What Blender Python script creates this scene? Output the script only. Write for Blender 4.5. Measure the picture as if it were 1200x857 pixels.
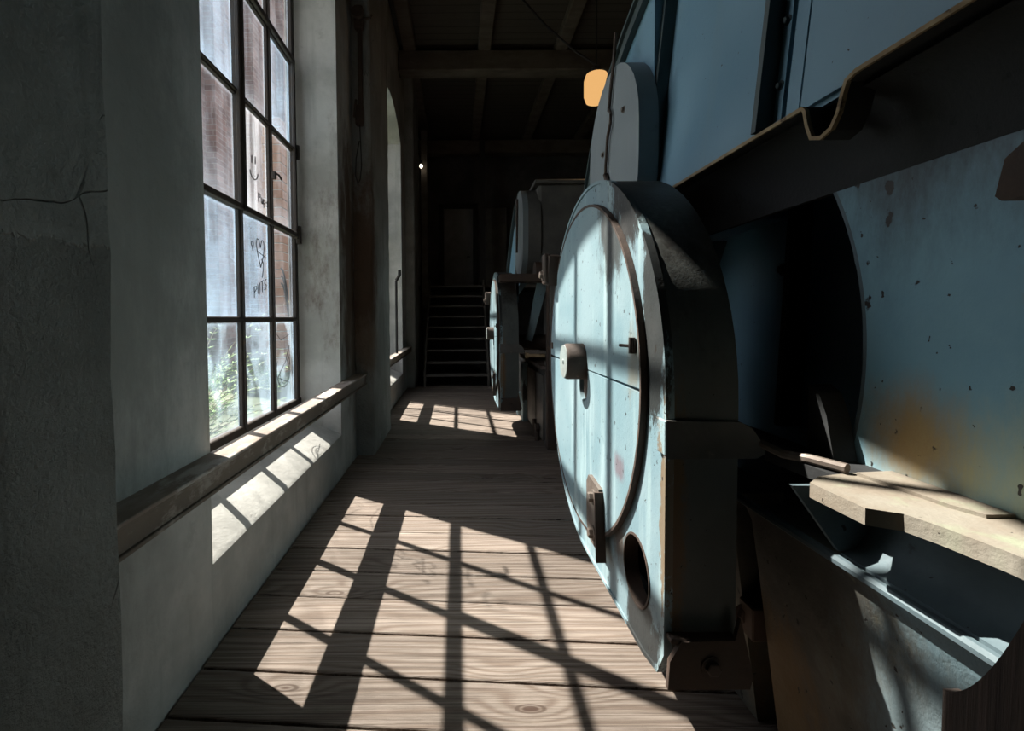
import bpy, bmesh, math, random
from mathutils import Vector, Matrix
random.seed(7)
S = bpy.context.scene
for o in list(bpy.data.objects): bpy.data.objects.remove(o)
COL = S.collection

# ------------------------------------------------------------------ camera
F = 560.0                                   # focal length in pixels of a 1200 px wide frame
EYE = Vector((0.0, 0.0, 1.5))
cam_d = bpy.data.cameras.new('camera'); cam = bpy.data.objects.new('camera', cam_d); COL.objects.link(cam)
cam_d.sensor_width = 36.0; cam_d.sensor_fit = 'HORIZONTAL'; cam_d.lens = F/1200*36
PITCH = math.radians(2.0)
cam.location = EYE; cam.rotation_euler = (math.pi/2-PITCH, math.radians(0.35), 0)
cam_d.shift_x = (600-537)/1200
cam_d.shift_y = -(428.5-(373+F*math.tan(PITCH)))/1200
cam_d.clip_start = 0.02; cam_d.clip_end = 200
S.camera = cam

# ------------------------------------------------------------------ world, sun, exposure
w = bpy.data.worlds.new('world'); S.world = w; w.use_nodes = True
wn = w.node_tree; wn.nodes.clear()
sky = wn.nodes.new('ShaderNodeTexSky'); sky.sky_type = 'NISHITA'; sky.sun_disc = False
sky.sun_elevation = math.radians(53); sky.sun_rotation = math.radians(-55); sky.air_density = 1.0; sky.dust_density = 1.5
bg = wn.nodes.new('ShaderNodeBackground'); bg.inputs['Strength'].default_value = 0.68
wo = wn.nodes.new('ShaderNodeOutputWorld')
hz = wn.nodes.new('ShaderNodeMix'); hz.data_type = 'RGBA'; hz.inputs[0].default_value = 0.75; hz.inputs[7].default_value = (2.75, 2.6, 2.45, 1)   # thin bright cloud over the blue
wn.links.new(sky.outputs[0], hz.inputs[6]); wn.links.new(hz.outputs[2], bg.inputs[0]); wn.links.new(bg.outputs[0], wo.inputs[0])
AZ = Vector((0.832, -0.554, 0)).normalized()
SUN_DIR = Vector((AZ.x, AZ.y, -AZ.x/0.648)).normalized()
sd = bpy.data.lights.new('sun', 'SUN'); sun = bpy.data.objects.new('sun', sd); COL.objects.link(sun)
sd.energy = 23.5; sd.angle = math.radians(0.53); sd.color = (1.0, 0.93, 0.84)
sun.rotation_euler = SUN_DIR.to_track_quat('-Z', 'Y').to_euler(); sun.location = (-8, 8, 14)
vs = S.view_settings
vs.view_transform = 'Standard'; vs.look = 'None'; vs.gamma = 1.0; vs.use_curve_mapping = False; vs.exposure = 0.0

# ------------------------------------------------------------------ materials
class G:
    def __init__(s, name):
        s.m = bpy.data.materials.new(name); s.m.use_nodes = True; s.t = s.m.node_tree; s.t.nodes.clear()
        s.out = s.n('ShaderNodeOutputMaterial')
    def n(s, t, **k):
        nd = s.t.nodes.new(t)
        for a, v in k.items(): setattr(nd, a, v)
        return nd
    def l(s, a, b): s.t.links.new(a, b)
    def put(s, sock, v):
        if isinstance(v, (int, float)): sock.default_value = v
        elif isinstance(v, (tuple, list)): sock.default_value = tuple(v) + ((1,) if len(v) == 3 and len(sock.default_value) == 4 else ())
        else: s.l(v, sock)
    def math(s, op, a, b=0.0, clamp=False):
        nd = s.n('ShaderNodeMath', operation=op, use_clamp=clamp); s.put(nd.inputs[0], a); s.put(nd.inputs[1], b); return nd.outputs[0]
    def vmath(s, op, a, b=(0, 0, 0)):
        nd = s.n('ShaderNodeVectorMath', operation=op); s.put(nd.inputs[0], a); s.put(nd.inputs[1], b)
        return nd.outputs['Value'] if op in ('LENGTH', 'DISTANCE', 'DOT_PRODUCT') else nd.outputs[0]
    def mix(s, f, a, b):
        nd = s.n('ShaderNodeMix', data_type='RGBA'); s.put(nd.inputs[0], f); s.put(nd.inputs[6], a); s.put(nd.inputs[7], b); return nd.outputs[2]
    def ramp(s, v, a, b, lo=0.0, hi=1.0):
        nd = s.n('ShaderNodeMapRange', interpolation_type='SMOOTHSTEP'); s.put(nd.inputs[0], v)
        for i, x in enumerate((a, b, lo, hi)): nd.inputs[i+1].default_value = x
        return nd.outputs[0]
    def obj(s, rnd=False):
        c = s.n('ShaderNodeTexCoord').outputs['Object']
        if rnd:
            r = s.n('ShaderNodeObjectInfo').outputs['Random']
            cx = s.n('ShaderNodeCombineXYZ'); s.l(s.math('MULTIPLY', r, 53.0), cx.inputs[0]); s.l(s.math('MULTIPLY', r, 91.0), cx.inputs[1]); s.l(s.math('MULTIPLY', r, 37.0), cx.inputs[2])
            c = s.vmath('ADD', c, cx.outputs[0])
        return c
    def noise(s, co, scale, detail=4, rough=0.55, stretch=None, dist=0.0):
        if stretch: co = s.vmath('MULTIPLY', co, stretch)
        nd = s.n('ShaderNodeTexNoise'); s.l(co, nd.inputs['Vector'])
        nd.inputs['Scale'].default_value = scale; nd.inputs['Detail'].default_value = detail; nd.inputs['Roughness'].default_value = rough; nd.inputs['Distortion'].default_value = dist
        return nd.outputs[0]
    def bsdf(s, col, rough=0.6, metal=0.0, height=None, dist=0.01, strength=1.0, spec=None):
        b = s.n('ShaderNodeBsdfPrincipled'); s.put(b.inputs['Base Color'], col); s.put(b.inputs['Roughness'], rough); s.put(b.inputs['Metallic'], metal)
        if spec is not None: b.inputs['Specular IOR Level'].default_value = spec
        if height is not None:
            bp = s.n('ShaderNodeBump'); bp.inputs['Distance'].default_value = dist; bp.inputs['Strength'].default_value = strength
            s.put(bp.inputs['Height'], height); s.l(bp.outputs[0], b.inputs['Normal'])
        return b
    def end(s, sh): s.l(sh if not hasattr(sh, 'outputs') else sh.outputs[0], s.out.inputs[0]); return s.m

def grime(name, c1, c2, c3=None, s1=3.0, s2=5.0, thr=0.62, soft=0.08, rough=0.55, bump=0.004, stretch=None, blobs=(), specks=0.0,
          speck_col=(0.02, 0.018, 0.016), metal=0.0, fine=60.0, spec=0.4, rnd=False, streak=None, layer=None):
    """painted / plastered / rusty surface: two tones, patches of a third, stains or painted shade at given places, small chips, fine relief"""
    g = G(name); co = g.obj(rnd)
    n1 = g.noise(co, s1, 5, 0.6, stretch)
    col = g.mix(g.ramp(n1, 0.35, 0.65), c1, c2)
    h = g.math('MULTIPLY', n1, 0.6)
    if streak:                                  # vertical run marks; on guard and cover also painted light mottling
        st = g.noise(co, 9.0, 4, 0.6, (1, 1, 0.08))
        col = g.mix(g.ramp(st, 0.52, 0.72, 0, streak[1]), col, streak[0])
    if c3:
        n2 = g.noise(co, s2, 8, 0.7, stretch)
        k = g.ramp(n2, thr, thr+soft)
        col = g.mix(k, col, c3); h = g.math('SUBTRACT', h, g.math('MULTIPLY', k, 0.10))
    for (c, rad, bc, st, nz, sq, *sf) in blobs:
        sf = sf[0] if sf else 0.25
        d = g.vmath('LENGTH', g.vmath('MULTIPLY', g.vmath('SUBTRACT', co, c), sq))
        nn = g.noise(co, nz, 8, 0.78, (1, 1, 0.40))
        d = g.math('ADD', d, g.math('MULTIPLY', g.math('SUBTRACT', nn, 0.5), rad*3.2*(1.0-sf)))
        col = g.mix(g.ramp(d, rad*(0.9-sf*2.2), rad*(0.9+sf), st, 0.0), col, bc)
    if specks:
        wob = g.n('ShaderNodeTexNoise'); g.l(co, wob.inputs['Vector']); wob.inputs['Scale'].default_value = 45.0; wob.inputs['Detail'].default_value = 3.0
        cw = g.vmath('ADD', g.vmath('MULTIPLY', co, (1, 1, 0.65)), g.vmath('MULTIPLY', wob.outputs[1], (0.03, 0.03, 0.03)))
        k = None
        for sc, th in ((17.0, 0.62), (41.0, 0.55)):      # larger chips, then pinpricks
            v = g.n('ShaderNodeTexVoronoi', feature='F1'); g.l(cw, v.inputs['Vector']); v.inputs['Scale'].default_value = sc
            pick = g.n('ShaderNodeSeparateColor'); g.l(v.outputs['Color'], pick.inputs[0])
            kk = g.math('MULTIPLY', g.ramp(g.math('SUBTRACT', v.outputs['Distance'], g.math('MULTIPLY', pick.outputs[1], specks*1.7)), -0.03, 0.03, 1.0, 0.0), g.ramp(pick.outputs[0], th, th+0.05))
            k = kk if k is None else g.math('MAXIMUM', k, kk)
        h = g.math('SUBTRACT', h, g.math('MULTIPLY', k, 0.15))
        col = g.mix(k, col, speck_col)
    if layer is not None:
        sz = g.n('ShaderNodeSeparateXYZ'); g.l(co, sz.inputs[0])
        zz = g.math('ADD', sz.outputs[2], g.math('MULTIPLY', g.math('SUBTRACT', g.noise(co, 5.0, 5, 0.7), 0.5), 0.16))
        low = g.ramp(zz, layer-0.012, layer+0.004, 1.0, 0.0)
        rn = g.noise(co, 34.0, 6, 0.7)
        h = g.math('ADD', h, g.math('MULTIPLY', low, g.math('SUBTRACT', g.math('MULTIPLY', rn, 0.55), 0.5)))
        vc = g.n('ShaderNodeTexVoronoi', feature='DISTANCE_TO_EDGE'); g.l(g.vmath('ADD', co, g.vmath('MULTIPLY', g.n('ShaderNodeTexNoise').outputs[1], (0.25, 0.25, 0.25))), vc.inputs['Vector']); vc.inputs['Scale'].default_value = 1.1
        ck = g.ramp(g.math('ADD', vc.outputs[0], g.math('MULTIPLY', g.noise(co, 3.0, 3), 0.03)), 0.012, 0.017, 1.0, 0.0)
        col = g.mix(g.math('MULTIPLY', ck, 0.55), col, (0.05, 0.05, 0.047)); h = g.math('SUBTRACT', h, g.math('MULTIPLY', ck, 0.2))
    f = g.noise(co, fine, 6, 0.65)
    h = g.math('ADD', h, g.math('MULTIPLY', f, 0.35))
    r = g.ramp(n1, 0.3, 0.7, rough-0.08, rough+0.12)
    return g.end(g.bsdf(col, r, metal, h, bump, 1.0, spec))

M1R = Vector((1.6, 1.6, 0.0))               # base of the near machine
M2R = Vector((1.6, 6.8, 0.0))
def L1(x, y, z): return (x-M1R.x, y-M1R.y, z-M1R.z)
BROWN = (0.055, 0.038, 0.028); RUST = (0.13, 0.062, 0.03); OCHRE = (0.30, 0.17, 0.045); CREAM = (0.46, 0.42, 0.33)
YZ = (0.15, 1, 1)
M = {}
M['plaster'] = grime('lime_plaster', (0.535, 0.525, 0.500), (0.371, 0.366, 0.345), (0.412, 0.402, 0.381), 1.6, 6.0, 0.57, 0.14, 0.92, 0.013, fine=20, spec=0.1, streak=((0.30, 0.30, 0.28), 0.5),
    blobs=(((-1.0, 4.95, 2.1), 0.75, (0.10, 0.062, 0.04), 0.92, 4.0, (1, 1.6, 0.5)), ((-1.1, 5.15, 1.2), 0.35, (0.16, 0.12, 0.09), 0.8, 7.0, (1, 1, 0.8)),
           ((-0.93, 0.9, 2.0), 1.4, (0.25, 0.25, 0.235), 0.75, 2.0, (1, 1, 0.7))))
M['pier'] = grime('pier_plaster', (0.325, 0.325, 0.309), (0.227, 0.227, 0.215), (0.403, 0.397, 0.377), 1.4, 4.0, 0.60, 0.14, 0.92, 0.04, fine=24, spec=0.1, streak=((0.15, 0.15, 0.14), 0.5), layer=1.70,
    blobs=(((-1.0, 5.2, 2.1), 0.55, (0.10, 0.058, 0.036), 0.92, 4.0, (1, 1.6, 0.45)), ((-1.0, 5.2, 1.2), 0.3, (0.20, 0.15, 0.11), 0.8, 7.0, (1, 1, 0.8))))
M['iron'] = grime('window_iron', (0.035, 0.03, 0.028), (0.055, 0.042, 0.035), (0.10, 0.055, 0.03), 9, 14, 0.62, 0.1, 0.7, 0.004, fine=90)
M['rail'] = grime('rail_steel', (0.13, 0.105, 0.085), (0.19, 0.15, 0.12), (0.33, 0.29, 0.25), 4, 6, 0.56, 0.1, 0.75, 0.005, stretch=(1, 0.4, 1), fine=70)
M['rail_top'] = grime('rail_pale_top', (0.36, 0.31, 0.27), (0.24, 0.19, 0.16), (0.48, 0.45, 0.42), 4, 6, 0.52, 0.12, 0.85, 0.004, stretch=(1, 0.4, 1), fine=70)  # paler tone for the top of the rail
M['guard'] = grime('guard_paint', (0.167, 0.258, 0.298), (0.209, 0.290, 0.322), (0.140, 0.212, 0.240), 2.6, 5, 0.62, 0.12, 0.5, 0.003, specks=0.10, streak=((0.36, 0.47, 0.48), 0.6),  # strong pale streaks also paint in mottled sunlight
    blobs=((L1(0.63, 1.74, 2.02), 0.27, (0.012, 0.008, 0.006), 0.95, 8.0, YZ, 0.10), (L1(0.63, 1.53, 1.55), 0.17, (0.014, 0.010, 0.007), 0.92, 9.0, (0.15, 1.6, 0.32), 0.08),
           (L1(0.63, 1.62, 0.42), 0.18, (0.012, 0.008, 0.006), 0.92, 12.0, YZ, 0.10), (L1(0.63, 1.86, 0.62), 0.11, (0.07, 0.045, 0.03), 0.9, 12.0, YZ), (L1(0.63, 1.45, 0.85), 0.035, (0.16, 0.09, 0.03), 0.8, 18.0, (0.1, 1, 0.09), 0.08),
           (L1(0.63, 3.15, 0.8), 0.10, (0.16, 0.10, 0.06), 0.7, 12.0, (0.15, 1, 0.3))))
M['cover'] = grime('cover_paint', (0.172, 0.269, 0.308), (0.213, 0.300, 0.332), (0.136, 0.219, 0.252), 2.4, 4.0, 0.6, 0.14, 0.45, 0.003, specks=0.11, streak=((0.38, 0.50, 0.52), 0.7),  # streaks strengthened to paint the mottled light on the disc
    blobs=((L1(0.63, 1.92, 1.88), 0.17, (0.025, 0.017, 0.013), 0.85, 8.0, (0.15, 1, 0.6), 0.14), (L1(0.63, 1.80, 0.93), 0.06, (0.16, 0.12, 0.14), 0.8, 16.0, YZ), (L1(0.63, 1.66, 1.35), 0.07, (0.2, 0.16, 0.1), 0.6, 14.0, (0.15, 1, 0.5))))
M['rim'] = grime('guard_rim_greasy', (0.115, 0.125, 0.118), (0.085, 0.092, 0.088), (0.15, 0.155, 0.145), 2.5, 8, 0.66, 0.1, 0.5, 0.003, fine=70, specks=0.06,
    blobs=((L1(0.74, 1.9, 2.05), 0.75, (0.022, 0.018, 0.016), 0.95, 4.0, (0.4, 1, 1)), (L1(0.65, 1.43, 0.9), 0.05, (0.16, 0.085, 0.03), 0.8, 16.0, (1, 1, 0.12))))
M['blue'] = grime('housing_paint', (0.134, 0.251, 0.336), (0.158, 0.286, 0.373), (0.103, 0.190, 0.262), 1.6, 3, 0.64, 0.12, 0.42, 0.002, specks=0.06, streak=((0.16, 0.26, 0.31), 0.4))
M['casing'] = grime('casing_paint', (0.144, 0.316, 0.419), (0.195, 0.368, 0.449), (0.108, 0.228, 0.309), 1.8, 4, 0.62, 0.14, 0.55, 0.004, specks=0.13, fine=40,
    blobs=((L1(1.1, 1.13, 1.19), 0.17, (0.30, 0.18, 0.05), 0.92, 5.0, (0.2, 1, 1.1), 0.4), (L1(1.1, 0.86, 1.15), 0.24, (0.40, 0.41, 0.23), 0.85, 5.0, (0.2, 1, 1.2), 0.4), (L1(1.1, 1.1, 1.98), 0.36, (0.03, 0.032, 0.035), 0.97, 3.0, (0.2, 0.35, 1), 0.4), (L1(1.1, 0.86, 1.58), 0.07, (0.25, 0.24, 0.17), 0.8, 14.0, (0.2, 1, 0.6))))  # the wide dark blob paints shade onto the casing top
M['shelf'] = grime('ledge_cream', (0.232, 0.211, 0.174), (0.190, 0.158, 0.122), (0.074, 0.053, 0.031), 5, 9, 0.64, 0.08, 0.75, 0.006, specks=0.08, streak=((0.25, 0.30, 0.2), 0.5))
M['base'] = grime('base_dirty', (0.100, 0.095, 0.077), (0.060, 0.058, 0.050), (0.155, 0.140, 0.100), 3, 4.5, 0.56, 0.12, 0.7, 0.008, specks=0.12, fine=45,
    blobs=((L1(1.08, 1.55, 0.2), 0.2, (0.12, 0.075, 0.03), 0.8, 8, (0.3, 1, 0.5)), (L1(1.05, 1.0, 0.55), 0.28, (0.13, 0.18, 0.20), 0.8, 6.0, (0.3, 1, 1)), (L1(1.05, 0.9, 0.9), 0.26, (0.13, 0.20, 0.23), 0.9, 6.0, (0.3, 1, 1))))
M['painted_shade'] = grime('underside_shade', (0.013, 0.013, 0.014), (0.021, 0.023, 0.024), (0.008, 0.007, 0.007), 3, 6, 0.6, 0.1, 0.8, 0.006)  # near-black colour stands in for shade below the overhangs
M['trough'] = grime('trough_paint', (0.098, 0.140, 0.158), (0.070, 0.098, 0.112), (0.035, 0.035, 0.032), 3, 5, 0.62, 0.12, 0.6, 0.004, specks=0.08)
M['rust'] = grime('dark_rust', (0.05, 0.035, 0.028), (0.075, 0.05, 0.038), (0.15, 0.085, 0.05), 7, 10, 0.62, 0.1, 0.75, 0.005)
M['rustedge'] = grime('rusty_lip', (0.22, 0.145, 0.075), (0.33, 0.25, 0.15), (0.07, 0.045, 0.03), 12, 16, 0.56, 0.1, 0.8, 0.004)
M['steel'] = grime('worn_steel', (0.17, 0.145, 0.125), (0.11, 0.085, 0.07), (0.24, 0.20, 0.16), 10, 14, 0.6, 0.1, 0.55, 0.003, metal=0.25)
M['rib'] = grime('rib_dark_green', (0.035, 0.055, 0.058), (0.05, 0.07, 0.072), (0.10, 0.13, 0.13), 4, 8, 0.66, 0.1, 0.5, 0.002)
M['greycover'] = grime('drum_cover_grey', (0.176, 0.203, 0.217), (0.203, 0.232, 0.247), (0.150, 0.165, 0.173), 3, 6, 0.62, 0.12, 0.5, 0.002, streak=((0.25, 0.27, 0.28), 0.4))
M['grey'] = grime('machine_grey', (0.120, 0.112, 0.101), (0.083, 0.079, 0.075), (0.158, 0.143, 0.120), 2.5, 6, 0.6, 0.12, 0.6, 0.004)
M['dark'] = grime('oily_black', (0.012, 0.011, 0.011), (0.02, 0.018, 0.017), None, 4, rough=0.6)
M['knob'] = grime('hub_knob', (0.26, 0.31, 0.31), (0.20, 0.22, 0.21), (0.09, 0.07, 0.05), 9, 14, 0.6, 0.1, 0.5, 0.003)
M['stairwood'] = grime('stair_wood', (0.13, 0.115, 0.10), (0.09, 0.08, 0.07), (0.17, 0.15, 0.13), 5, 8, 0.6, 0.1, 0.8, 0.004, stretch=(0.3, 1, 1))
M['doorpaint'] = grime('door_paint', (0.26, 0.255, 0.26), (0.21, 0.21, 0.21), None, 2.5, rough=0.7)
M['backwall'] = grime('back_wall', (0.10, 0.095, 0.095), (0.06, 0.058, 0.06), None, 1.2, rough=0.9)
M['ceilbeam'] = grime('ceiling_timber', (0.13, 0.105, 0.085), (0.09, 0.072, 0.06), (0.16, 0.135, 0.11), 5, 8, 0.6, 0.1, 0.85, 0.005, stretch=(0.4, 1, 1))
M['cord'] = grime('black_cord', (0.015, 0.014, 0.014), (0.025, 0.022, 0.02), None, 8, rough=0.7)
M['ground'] = grime('yard_soil', (0.09, 0.10, 0.06), (0.05, 0.07, 0.04), (0.16, 0.14, 0.10), 1.2, 3, 0.6, 0.1, 0.95, 0.02)
M['leaf'] = grime('fern_leaf', (0.096, 0.192, 0.042), (0.144, 0.240, 0.060), None, 6, rough=0.6)
M['stem'] = grime('shrub_stem', (0.10, 0.09, 0.04), (0.13, 0.12, 0.05), None, 6, rough=0.8)
def mark_mat():
    g = G('finger_mark'); d = g.n('ShaderNodeBsdfDiffuse'); d.inputs[0].default_value = (0.02, 0.022, 0.028, 1); t = g.n('ShaderNodeBsdfTransparent')
    m = g.n('ShaderNodeMixShader'); n = g.noise(g.obj(), 30.0, 3); g.l(g.ramp(n, 0.3, 0.7, 0.5, 0.8), m.inputs[0]); g.l(t.outputs[0], m.inputs[1]); g.l(d.outputs[0], m.inputs[2]); return g.end(m)
M['mark'] = mark_mat()

def wood_mat():
    """weathered softwood boards: long fine grain, cathedral rings bending round knots, splits"""
    g = G('floorboards'); co = g.obj(True)
    rnd = g.n('ShaderNodeObjectInfo').outputs['Random']
    kn = g.n('ShaderNodeTexVoronoi', feature='F1'); g.l(g.vmath('MULTIPLY', co, (0.75, 2.0, 0.0)), kn.inputs['Vector']); kn.inputs['Scale'].default_value = 1.9
    kd = kn.outputs['Distance']
    bend = g.ramp(kd, 0.0, 0.40, 1.0, 0.0)
    n0 = g.noise(co, 1.0, 2, 0.5, (0.35, 2.2, 1))
    cy = g.n('ShaderNodeSeparateXYZ'); g.l(co, cy.inputs[0])
    warp = g.math('ADD', g.math('MULTIPLY', cy.outputs[1], 130.0), g.math('ADD', g.math('MULTIPLY', n0, 75.0), g.math('MULTIPLY', bend, 14.0)))
    rings = g.math('POWER', g.math('ADD', g.math('MULTIPLY', g.math('SINE', warp), 0.5), 0.5), 1.6)
    fib = g.noise(co, 6.0, 9, 0.8, (0.12, 30.0, 3.0)); fine = g.noise(co, 9.0, 6, 0.75, (0.35, 60.0, 3.0))
    base = g.mix(rings, (0.365, 0.305, 0.26), (0.225, 0.170, 0.135))
    base = g.mix(g.ramp(fib, 0.36, 0.60), (0.10, 0.073, 0.057), base)
    base = g.mix(g.ramp(fine, 0.50, 0.68, 0, 0.55), base, (0.46, 0.40, 0.355))
    base = g.mix(g.ramp(fine, 0.30, 0.42, 0.6, 0.0), base, (0.085, 0.062, 0.05))
    wear = g.noise(co, 1.6, 6, 0.7, (0.5, 1.6, 1))
    base = g.mix(g.ramp(wear, 0.22, 0.46, 0.55, 0.0), base, (0.095, 0.074, 0.06))
    tint = g.n('ShaderNodeHueSaturation'); g.l(g.math('ADD', g.math('MULTIPLY', rnd, 0.32), 0.66), tint.inputs['Value']); g.l(base, tint.inputs['Color'])
    base = tint.outputs[0]
    base = g.mix(g.ramp(g.math('ABSOLUTE', g.math('SUBTRACT', kd, 0.075)), 0.004, 0.022, 0.75, 0.0), base, (0.055, 0.035, 0.025))
    base = g.mix(g.ramp(kd, 0.035, 0.06, 0.92, 0.0), base, (0.05, 0.028, 0.019))
    crack = g.noise(co, 3.0, 3, 0.5, (0.35, 42.0, 1))
    ck = g.ramp(crack, 0.69, 0.72)
    base = g.mix(g.math('MULTIPLY', ck, 0.85), base, (0.02, 0.015, 0.012))
    h = g.math('SUBTRACT', g.math('ADD', g.math('MULTIPLY', fib, 0.8), g.math('ADD', g.math('MULTIPLY', fine, 0.4), g.math('MULTIPLY', rings, -0.25))), g.math('MULTIPLY', ck, 0.9))
    return g.end(g.bsdf(base, 0.74, 0, h, 0.006, 1.0, 0.25))
M['wood'] = wood_mat()

def board_mat(name, c1, c2):
    g = G(name); co = g.obj(True)
    fib = g.noise(co, 5.0, 8, 0.75, (8, 14.0, 0.5)); wear = g.noise(co, 7, 5, 0.7)
    c = g.mix(g.ramp(fib, 0.35, 0.65), c1, c2); c = g.mix(g.ramp(wear, 0.56, 0.7, 0, 0.7), c, (0.16, 0.13, 0.12))
    return g.end(g.bsdf(c, 0.8, 0, fib, 0.006))
M['board'] = board_mat('dark_board', (0.030, 0.021, 0.018), (0.085, 0.060, 0.050))

def ceil_mat():
    g = G('ceiling_boards'); co = g.obj()
    sx = g.n('ShaderNodeSeparateXYZ'); g.l(co, sx.inputs[0])
    fr = g.math('FRACT', g.math('MULTIPLY', sx.outputs[1], 5.0))
    seam = g.ramp(g.math('ABSOLUTE', g.math('SUBTRACT', fr, 0.5)), 0.44, 0.49)
    n = g.noise(co, 3, 6, 0.7, (0.4, 6, 1))
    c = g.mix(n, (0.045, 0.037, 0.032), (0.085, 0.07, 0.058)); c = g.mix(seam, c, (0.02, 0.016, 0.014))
    return g.end(g.bsdf(c, 0.9, 0, g.math('SUBTRACT', n, seam), 0.01))
M['ceil'] = ceil_mat()

def brick_mat():
    g = G('old_brickwork'); co = g.obj()
    sx = g.n('ShaderNodeSeparateXYZ'); g.l(co, sx.inputs[0])
    cx = g.n('ShaderNodeCombineXYZ'); g.l(g.math('ADD', sx.outputs[1], sx.outputs[0]), cx.inputs[0]); g.l(sx.outputs[2], cx.inputs[1])
    b = g.n('ShaderNodeTexBrick'); g.l(cx.outputs[0], b.inputs['Vector'])
    for k, v in (('Color1', (0.13, 0.07, 0.066, 1)), ('Color2', (0.25, 0.15, 0.135, 1)), ('Mortar', (0.27, 0.22, 0.205, 1))): b.inputs[k].default_value = v
    b.inputs['Scale'].default_value = 1.0; b.inputs['Mortar Size'].default_value = 0.02; b.inputs['Brick Width'].default_value = 0.62; b.inputs['Row Height'].default_value = 0.22
    n = g.noise(co, 1.1, 5); c = g.mix(g.ramp(n, 0.4, 0.7, 0, 0.6), b.outputs[0], (0.12, 0.085, 0.085))
    return g.end(g.bsdf(c, 0.9, 0, g.math('SUBTRACT', n, b.outputs['Fac']), 0.02))
M['brick'] = brick_mat()
M['brick_orange'] = grime('orange_brick', (0.30, 0.16, 0.10), (0.24, 0.13, 0.09), (0.36, 0.25, 0.19), 2.5, 5, 0.58, 0.08, 0.9, 0.02)

def glass_mat(name, lo, hi, tint, edge, swirl=False, streak=0.5):
    """clear pane under a film of dirt: the film scatters the daylight, the rest lets it through"""
    g = G(name); co = g.obj(True)
    ge = g.n('ShaderNodeTexCoord').outputs['Generated']
    sp = g.n('ShaderNodeSeparateXYZ'); g.l(ge, sp.inputs[0])
    ey = g.math('ABSOLUTE', g.math('SUBTRACT', sp.outputs[1], 0.5)); ez = g.math('ABSOLUTE', g.math('SUBTRACT', sp.outputs[2], 0.5))
    ed = g.math('MAXIMUM', g.ramp(ey, 0.40, 0.49), g.ramp(ez, 0.44, 0.495))
    lowz = g.ramp(sp.outputs[2], 0.0, 0.35, 1.0, 0.0)
    st = g.noise(co, 9, 5, 0.65, (1, 1.6, 0.10)); sm = g.noise(co, 2.6 if swirl else 4.0, 4, 0.5, None, 1.2 if swirl else 0.4)
    v = g.math('ADD', g.math('MULTIPLY', st, streak), g.math('MULTIPLY', sm, 1-streak))
    f = g.ramp(v, 0.42, 0.60, lo, hi)
    f = g.math('ADD', f, g.math('MULTIPLY', g.math('MAXIMUM', ed, g.math('MULTIPLY', lowz, 0.5)), edge), True)
    tr = g.n('ShaderNodeBsdfTransparent'); tr.inputs[0].default_value = (0.965, 0.98, 0.98, 1)
    tl = g.n('ShaderNodeBsdfTranslucent'); g.put(tl.inputs[0], tint)
    gl = g.n('ShaderNodeBsdfGlossy'); gl.inputs['Roughness'].default_value = 0.08
    fr = g.n('ShaderNodeFresnel'); fr.inputs[0].default_value = 1.45
    m1 = g.n('ShaderNodeMixShader'); g.l(f, m1.inputs[0]); g.l(tr.outputs[0], m1.inputs[1]); g.l(tl.outputs[0], m1.inputs[2])
    m2 = g.n('ShaderNodeMixShader'); g.l(g.math('MULTIPLY', fr.outputs[0], 0.25), m2.inputs[0]); g.l(m1.outputs[0], m2.inputs[1]); g.l(gl.outputs[0], m2.inputs[2])
    return g.end(m2)
M['pane_clear'] = glass_mat('pane_lightly_dirty', 0.006, 0.032, (0.70, 0.80, 0.95), 0.07)
M['pane_haze'] = glass_mat('pane_hazy', 0.055, 0.105, (0.55, 0.75, 0.98), 0.07)
M['pane_chalk'] = glass_mat('pane_chalky', 0.04, 0.13, (0.80, 0.84, 0.92), 0.08, streak=0.9)
M['pane_swirl'] = glass_mat('pane_wiped', 0.02, 0.12, (0.60, 0.78, 0.95), 0.07, True, 0.15)

def emit_mat(name, col, st):
    g = G(name); e = g.n('ShaderNodeEmission'); g.put(e.inputs[0], col); e.inputs[1].default_value = st; return g.end(e)
M['lamp'] = emit_mat('lamp_glow', (1.0, 0.55, 0.20), 0.85)
M['bulb'] = emit_mat('bulb_glow', (1.0, 0.85, 0.65), 6.0)

# ------------------------------------------------------------------ geometry helpers
def link(o, parent=None):
    COL.objects.link(o); o.parent = parent; return o
def origin(p):
    v = Vector((0, 0, 0))
    while p is not None: v += p.location; p = p.parent
    return v
def mk(name, vf, mat, parent=None, smooth=35, loc=None):
    """vf = (verts in world space, faces); stored relative to the parent chain"""
    v, f = vf
    off = origin(parent) + (Vector(loc) if loc is not None else Vector((0, 0, 0)))
    me = bpy.data.meshes.new(name); me.from_pydata([tuple(Vector(p)-off) for p in v], [], f); me.validate()
    bm = bmesh.new(); bm.from_mesh(me); bmesh.ops.recalc_face_normals(bm, faces=bm.faces); bm.to_mesh(me); bm.free()
    mats = mat if isinstance(mat, (list, tuple)) else [mat]
    for m in mats: me.materials.append(M[m])
    if smooth:
        for p in me.polygons: p.use_smooth = True
        me.set_sharp_from_angle(angle=math.radians(smooth))
    o = bpy.data.objects.new(name, me)
    if loc is not None: o.location = Vector(loc)
    return link(o, parent)
def tag(o, label=None, cat=None, group=None, kind=None):
    for k, v in (('label', label), ('category', cat), ('group', group), ('kind', kind)):
        if v: o[k] = v
    return o
def empty(name, loc, label=None, cat=None, group=None, kind=None, parent=None):
    o = bpy.data.objects.new(name, None); o.empty_display_size = 0.1; o.location = loc; link(o, parent); return tag(o, label, cat, group, kind)
def join(*parts):
    V, Fc = [], []
    for v, f in parts:
        b = len(V); V += list(v); Fc += [tuple(i+b for i in q) for q in f]
    return V, Fc
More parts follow.
